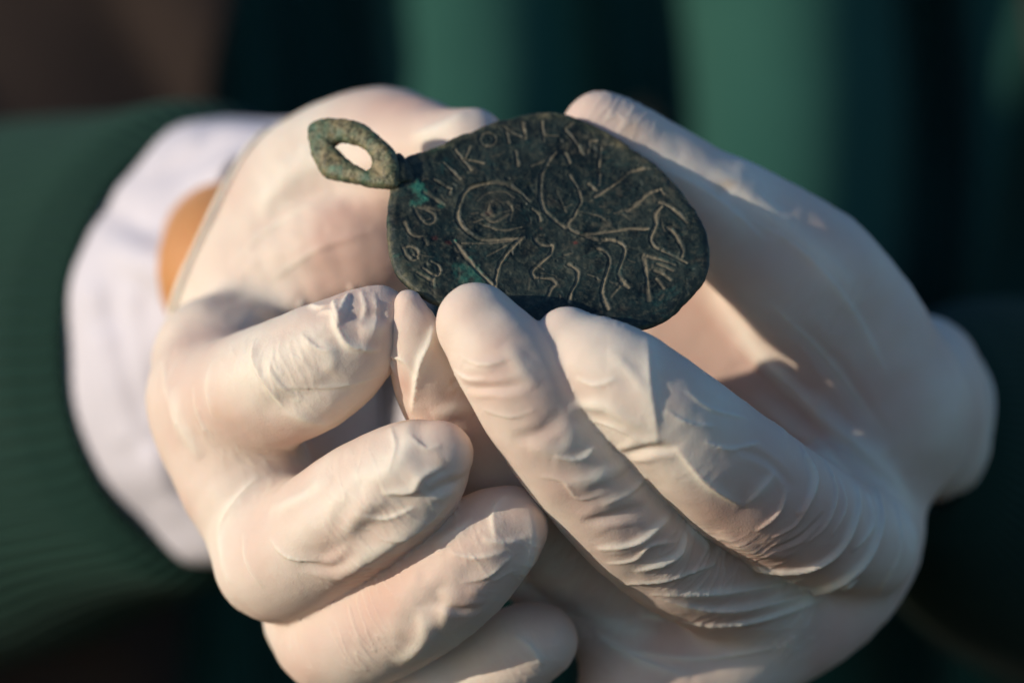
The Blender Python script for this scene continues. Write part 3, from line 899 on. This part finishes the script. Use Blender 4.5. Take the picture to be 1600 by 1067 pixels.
UV = np.stack([cen[0] + ss[None, :] * (R_th * np.cos(th))[:, None], cen[1] + ss[None, :] * (R_th * np.sin(th))[:, None]], -1)
uv = UV.reshape(-1, 2)
u3 = np.c_[uv, np.zeros(len(uv))]
edge = ((1 - ss)[None, :] * R_th[:, None]).reshape(-1)
warp = 0.9 * vnoise(u3, 17, 2) + 0.5 * vnoise(u3, 9, 3)
lf = np.clip((cen[0] - 19 - uv[:, 0]) / 8.0, 0, 1)
warp = warp - 2.0 * lf ** 2
hgt = 0.22 * fbm(u3, 2.6, 3, 6) + 0.09 * fbm(u3, 0.8, 2, 8) - 0.25 * np.clip(fbm(u3, 1.3, 2, 90) * 2 - 0.9, 0, 1)
hgt -= 0.32 * np.exp(-(edge / 0.2) ** 2)                     # worn rounded rim
hgt += 0.22 * np.exp(-((edge - 1.2) / 0.9) ** 2)
dirt = np.zeros(len(uv))
wob = 1 + 0.30 * vnoise(u3, 0.9, 12)
brk = np.clip(0.70 + 0.8 * vnoise(u3, 2.4, 14) + 0.3 * vnoise(u3, 0.8, 15), 0.12, 1)
thick = 1 + 0.35 * vnoise(u3, 4.0, 16)
for w, pts in ENG:
    poly = np.array([on_disc(*p) for p in smooth_poly(pts, 6)])
    wid = 0.29 * (0.55 + 0.45 * w)
    ii = np.nonzero(np.all((uv > poly.min(0) - 2) & (uv < poly.max(0) + 2), axis=1))[0]
    if not len(ii):
        continue
    d, t = seg_dist(uv[ii], poly)
    d = d * wob[ii] * thick[ii]
    g = np.exp(-(d / wid) ** 2)
    hgt[ii] -= 0.20 * w * g * (0.6 + 0.4 * (1 - np.abs(2 * t - 1)))
    hgt[ii] += 0.07 * w * np.exp(-((d - 1.8 * wid) / (0.7 * wid)) ** 2)
    dirt[ii] = np.maximum(dirt[ii], np.exp(-(d / (wid * 0.85)) ** 4) * min(1.0, 0.12 + 0.85 * w) * brk[ii])
# small eye punched inside the circle
ec = on_disc(776, 328)
dd = np.hypot(*(uv - ec).T)
hgt += 0.10 * np.exp(-((dd - 1.1) / 0.5) ** 2) - 0.16 * np.exp(-(dd / 0.6) ** 2)
dirt = np.maximum(dirt, 0.16 * np.exp(-(dd / 2.6) ** 2) * brk)
dirt = np.maximum(dirt, 0.28 * np.clip(fbm(u3, 2.2, 4, 21) * 2.0 - 0.35, 0, 1))
def spots(lst, lo_):
    v_ = np.zeros(len(uv))
    for px, py, r, a in lst:
        q = on_disc(px, py)
        d = np.hypot(*(uv - q).T) / r
        v_ = np.maximum(v_, a * np.clip(1.15 - d + lo_ * fbm(u3, 1.4, 3, 33), 0, 1))
    return np.clip(v_, 0, 1)
verd = spots([(652, 300, 1.3, 0.95), (657, 312, 1.2, 0.8), (688, 322, 0.8, 0.5), (646, 322, 0.7, 0.5), (735, 428, 2.0, 0.6), (745, 437, 1.4, 0.65),
              (724, 420, 1.2, 0.5), (710, 377, 0.4, 0.8), (616, 400, 0.6, 0.5), (730, 455, 1.0, 0.4)], 1.1)
cup = spots([(845, 357, 0.35, 0.5), (900, 380, 0.4, 0.6), (680, 374, 0.6, 0.3), (700, 381, 0.6, 0.3), (762, 337, 0.6, 0.25)], 0.9)
crust = 0.75 * np.exp(-(edge / 0.5) ** 2) * np.clip(0.4 + fbm(u3, 3.0, 2, 40), 0, 1)
crust = np.maximum(crust, 0.7 * np.exp(-(edge / 1.4) ** 2) * np.clip((uv[:, 1] - cen[1]) / 14, 0, 1) * np.clip(0.3 + fbm(u3, 4.0, 3, 41), 0, 1))
lowl = on_disc(650, 440)
crust = np.maximum(crust, 0.6 * np.exp(-(np.hypot(*(uv - lowl).T) / 3.0) ** 2) * np.clip(0.5 + fbm(u3, 1.6, 3, 42), 0, 1))
THK = 1.0
def lift(u2, h):
    return C0 + u2[:, :1] * EU + u2[:, 1:2] * EV + h[:, None] * NP
top = lift(uv, THK / 2 + warp + hgt)
# underside, fewer rings
sb = np.linspace(1, 0.04, 26)
UB = np.stack([cen[0] + sb[None, :] * (R_th * np.cos(th))[:, None], cen[1] + sb[None, :] * (R_th * np.sin(th))[:, None]], -1)
ub = UB.reshape(-1, 2); ub3 = np.c_[ub, np.zeros(len(ub))]
wb = 0.9 * vnoise(ub3, 17, 2) + 0.5 * vnoise(ub3, 9, 3) - 2.0 * np.clip((cen[0] - 19 - ub[:, 0]) / 8.0, 0, 1) ** 2
bot = lift(ub, -THK / 2 + wb + 0.1 * vnoise(ub3, 2, 4))
It = np.arange(NT_ * NR_).reshape(NT_, NR_)
Ib = NT_ * NR_ + np.arange(NT_ * 26).reshape(NT_, 26)
I_all = np.hstack([It, Ib]); I_all = np.vstack([I_all, I_all[:1]])
fq = np.stack([I_all[:-1, :-1], I_all[1:, :-1], I_all[1:, 1:], I_all[:-1, 1:]], -1).reshape(-1, 4)
ctop = len(top) + len(bot)
allv = np.vstack([top, bot, top[::NR_][:1] * 0 + top.reshape(NT_, NR_, 3)[:, 0].mean(0), bot.reshape(NT_, 26, 3)[:, -1].mean(0)[None]])
caps = [(ctop, I_all[i + 1, 0], I_all[i, 0]) for i in range(NT_)] + [(ctop + 1, I_all[i, -1], I_all[i + 1, -1]) for i in range(NT_)]
capq = np.array([(a, a, b, c) for a, b, c in caps])
# caps are triangles: put them in a tiny patch by using quads over pairs of sectors
capq = np.array([(ctop, I_all[i + 2, 0], I_all[i + 1, 0], I_all[i, 0]) for i in range(0, NT_, 2)]
                + [(ctop + 1, I_all[i, -1], I_all[i + 1, -1], I_all[i + 2, -1]) for i in range(0, NT_, 2)])
disc = link("disc", raw_mesh("disc", to_world(allv), np.vstack([fq, capq])), M_BRONZE, med)
nb_ = len(bot) + 2
for nm, arr in (("dirt", dirt), ("verdigris", verd), ("cuprite", cup), ("crust", crust)):
    attr(disc.data, nm, np.r_[arr, np.zeros(nb_)])
disc["label"] = "dark green bronze disc engraved with letters and figures"

# ---- suspension loop
LO = [(497, 189), (530, 186), (560, 193), (588, 209), (608, 228), (619, 246), (623, 268), (620, 290), (604, 295), (582, 293), (556, 287), (526, 282), (508, 274),
      (496, 256), (487, 236), (483, 216), (485, 199)]
LH = [(523, 227), (533, 222), (550, 225), (566, 232), (576, 240), (582, 248), (584, 256), (582, 264), (575, 268), (568, 265), (556, 259), (546, 252), (538, 246),
      (532, 240), (527, 235), (524, 231), (522, 229)]
CL = pt(612, 262, 2.0)
NL = np.array([-0.42, 0.30, -1.0]); NL /= np.linalg.norm(NL)
LU = np.array([1, 0, -0.42]); LU /= np.linalg.norm(LU)
LV = np.cross(LU, NL); LV *= np.sign(LV[1])
def on_loop(px, py):
    e = np.array([0, 0, -DIST]); d = pt(px, py, 0) - e
    return e + d * (((CL - e) @ NL) / (d @ NL))
def closed(pts, n):
    p = np.array([on_loop(*q) for q in pts]); m = len(p)
    e = np.vstack([p[-1:], p, p[:2]])
    out = []
    for k in range(n):
        t = k * m / n; i = int(t); f = t - i
        p0, p1, p2, p3 = e[i], e[i + 1], e[(i + 2)], e[(i + 3) if i + 3 < len(e) else (i + 3 - m)]
        out.append(0.5 * ((2 * p1) + (-p0 + p2) * f + (2 * p0 - 5 * p1 + 4 * p2 - p3) * f * f + (-p0 + 3 * p1 - 3 * p2 + p3) * f ** 3))
    return np.array(out)
NLP, NCS = 360, 64
Po = closed(LO, NLP); Pi = closed(LH, NLP)
ph = np.linspace(0, 2 * np.pi, NCS, endpoint=False)
cs = np.sign(np.cos(ph)) * np.abs(np.cos(ph)) ** 0.72; sn = np.sign(np.sin(ph)) * np.abs(np.sin(ph)) ** 0.72
mid = (Po + Pi) / 2; hw = (Po - Pi) / 2
hl = np.linalg.norm(hw, axis=1, keepdims=True)
hw = hw / hl * (hl + 0.05)
PL = mid[:, None] + cs[None, :, None] * hw[:, None] + sn[None, :, None] * 1.5 * NL
q = PL.reshape(-1, 3)
nrm_ = (cs[None, :, None] * (hw / np.linalg.norm(hw, axis=1, keepdims=True))[:, None] + sn[None, :, None] * NL).reshape(-1, 3)
nrm_ /= np.linalg.norm(nrm_, axis=1, keepdims=True)
q = q + nrm_ * (0.34 * fbm(q, 2.6, 3, 50) + 0.14 * fbm(q, 0.7, 2, 52))[:, None]
lp = link("suspension_loop", grid_mesh("suspension_loop", q.reshape(NLP, NCS, 3)[:, list(range(NCS)) + [0]], True), M_BRONZE, med)
nl_ = len(lp.data.vertices)
qq = get_co(lp.data)
qloc = (qq - np.array(ORIGIN[:])) @ BASIS.T * 1000
attr(lp.data, "dirt", 0.30 * np.clip(fbm(qloc, 1.5, 3, 60) + 0.1, 0, 1)); attr(lp.data, "cuprite", np.zeros(nl_))
vv_ = np.zeros(nl_)
for px, py, r, a in ((530, 268, 1.2, 0.6), (508, 210, 1.2, 0.45), (582, 240, 0.8, 0.4), (545, 212, 1.0, 0.35), (500, 240, 1.0, 0.3), (516, 258, .8, .4)):
    vv_ = np.maximum(vv_, a * np.clip(1.1 - np.linalg.norm(qloc - on_loop(px, py), axis=1) / (r * 1.6) + 0.9 * fbm(qloc, 1.2, 2, 61), 0, 1))
attr(lp.data, "verdigris", np.clip(vv_, 0, 1)); attr(lp.data, "crust", np.full(nl_, 0.95))
lp["label"] = "corroded green-brown suspension loop"

# ---- short twisted neck joining loop and disc
neck = spline([[*(on_loop(604, 266) + np.array([0, 0, 1.2])), 2.3], [*(on_loop(628, 262) + np.array([0, 0, 1.2])), 2.2], [*(lift(np.array([on_disc(648, 262)]), np.array([-2.4]))[0]), 2.0],
               [*(lift(np.array([on_disc(672, 268)]), np.array([-1.6]))[0]), 1.4]], 12)
tn = np.gradient(neck[:, :3], axis=0); tn /= np.linalg.norm(tn, axis=1, keepdims=True)
side = np.cross(tn, NP); side /= np.linalg.norm(side, axis=1, keepdims=True)
upn = np.cross(side, tn)
ph = np.linspace(0, 2 * np.pi, 40, endpoint=False)
PN = neck[None, :, :3] + np.cos(ph)[:, None, None] * side[None] * neck[None, :, 3:4] * 1.3 + np.sin(ph)[:, None, None] * upn[None] * neck[None, :, 3:4] * 0.5
qn = PN.reshape(-1, 3); qn = qn + 0.12 * fbm(qn, 1.5, 2, 70)[:, None] * NP
nk = link("neck", grid_mesh("neck", qn.reshape(PN.shape), True), M_BRONZE, med)
for nm in ("dirt", "verdigris", "cuprite", "crust"):
    attr(nk.data, nm, np.full(len(nk.data.vertices), 0.12 if nm == "crust" else 0.0))
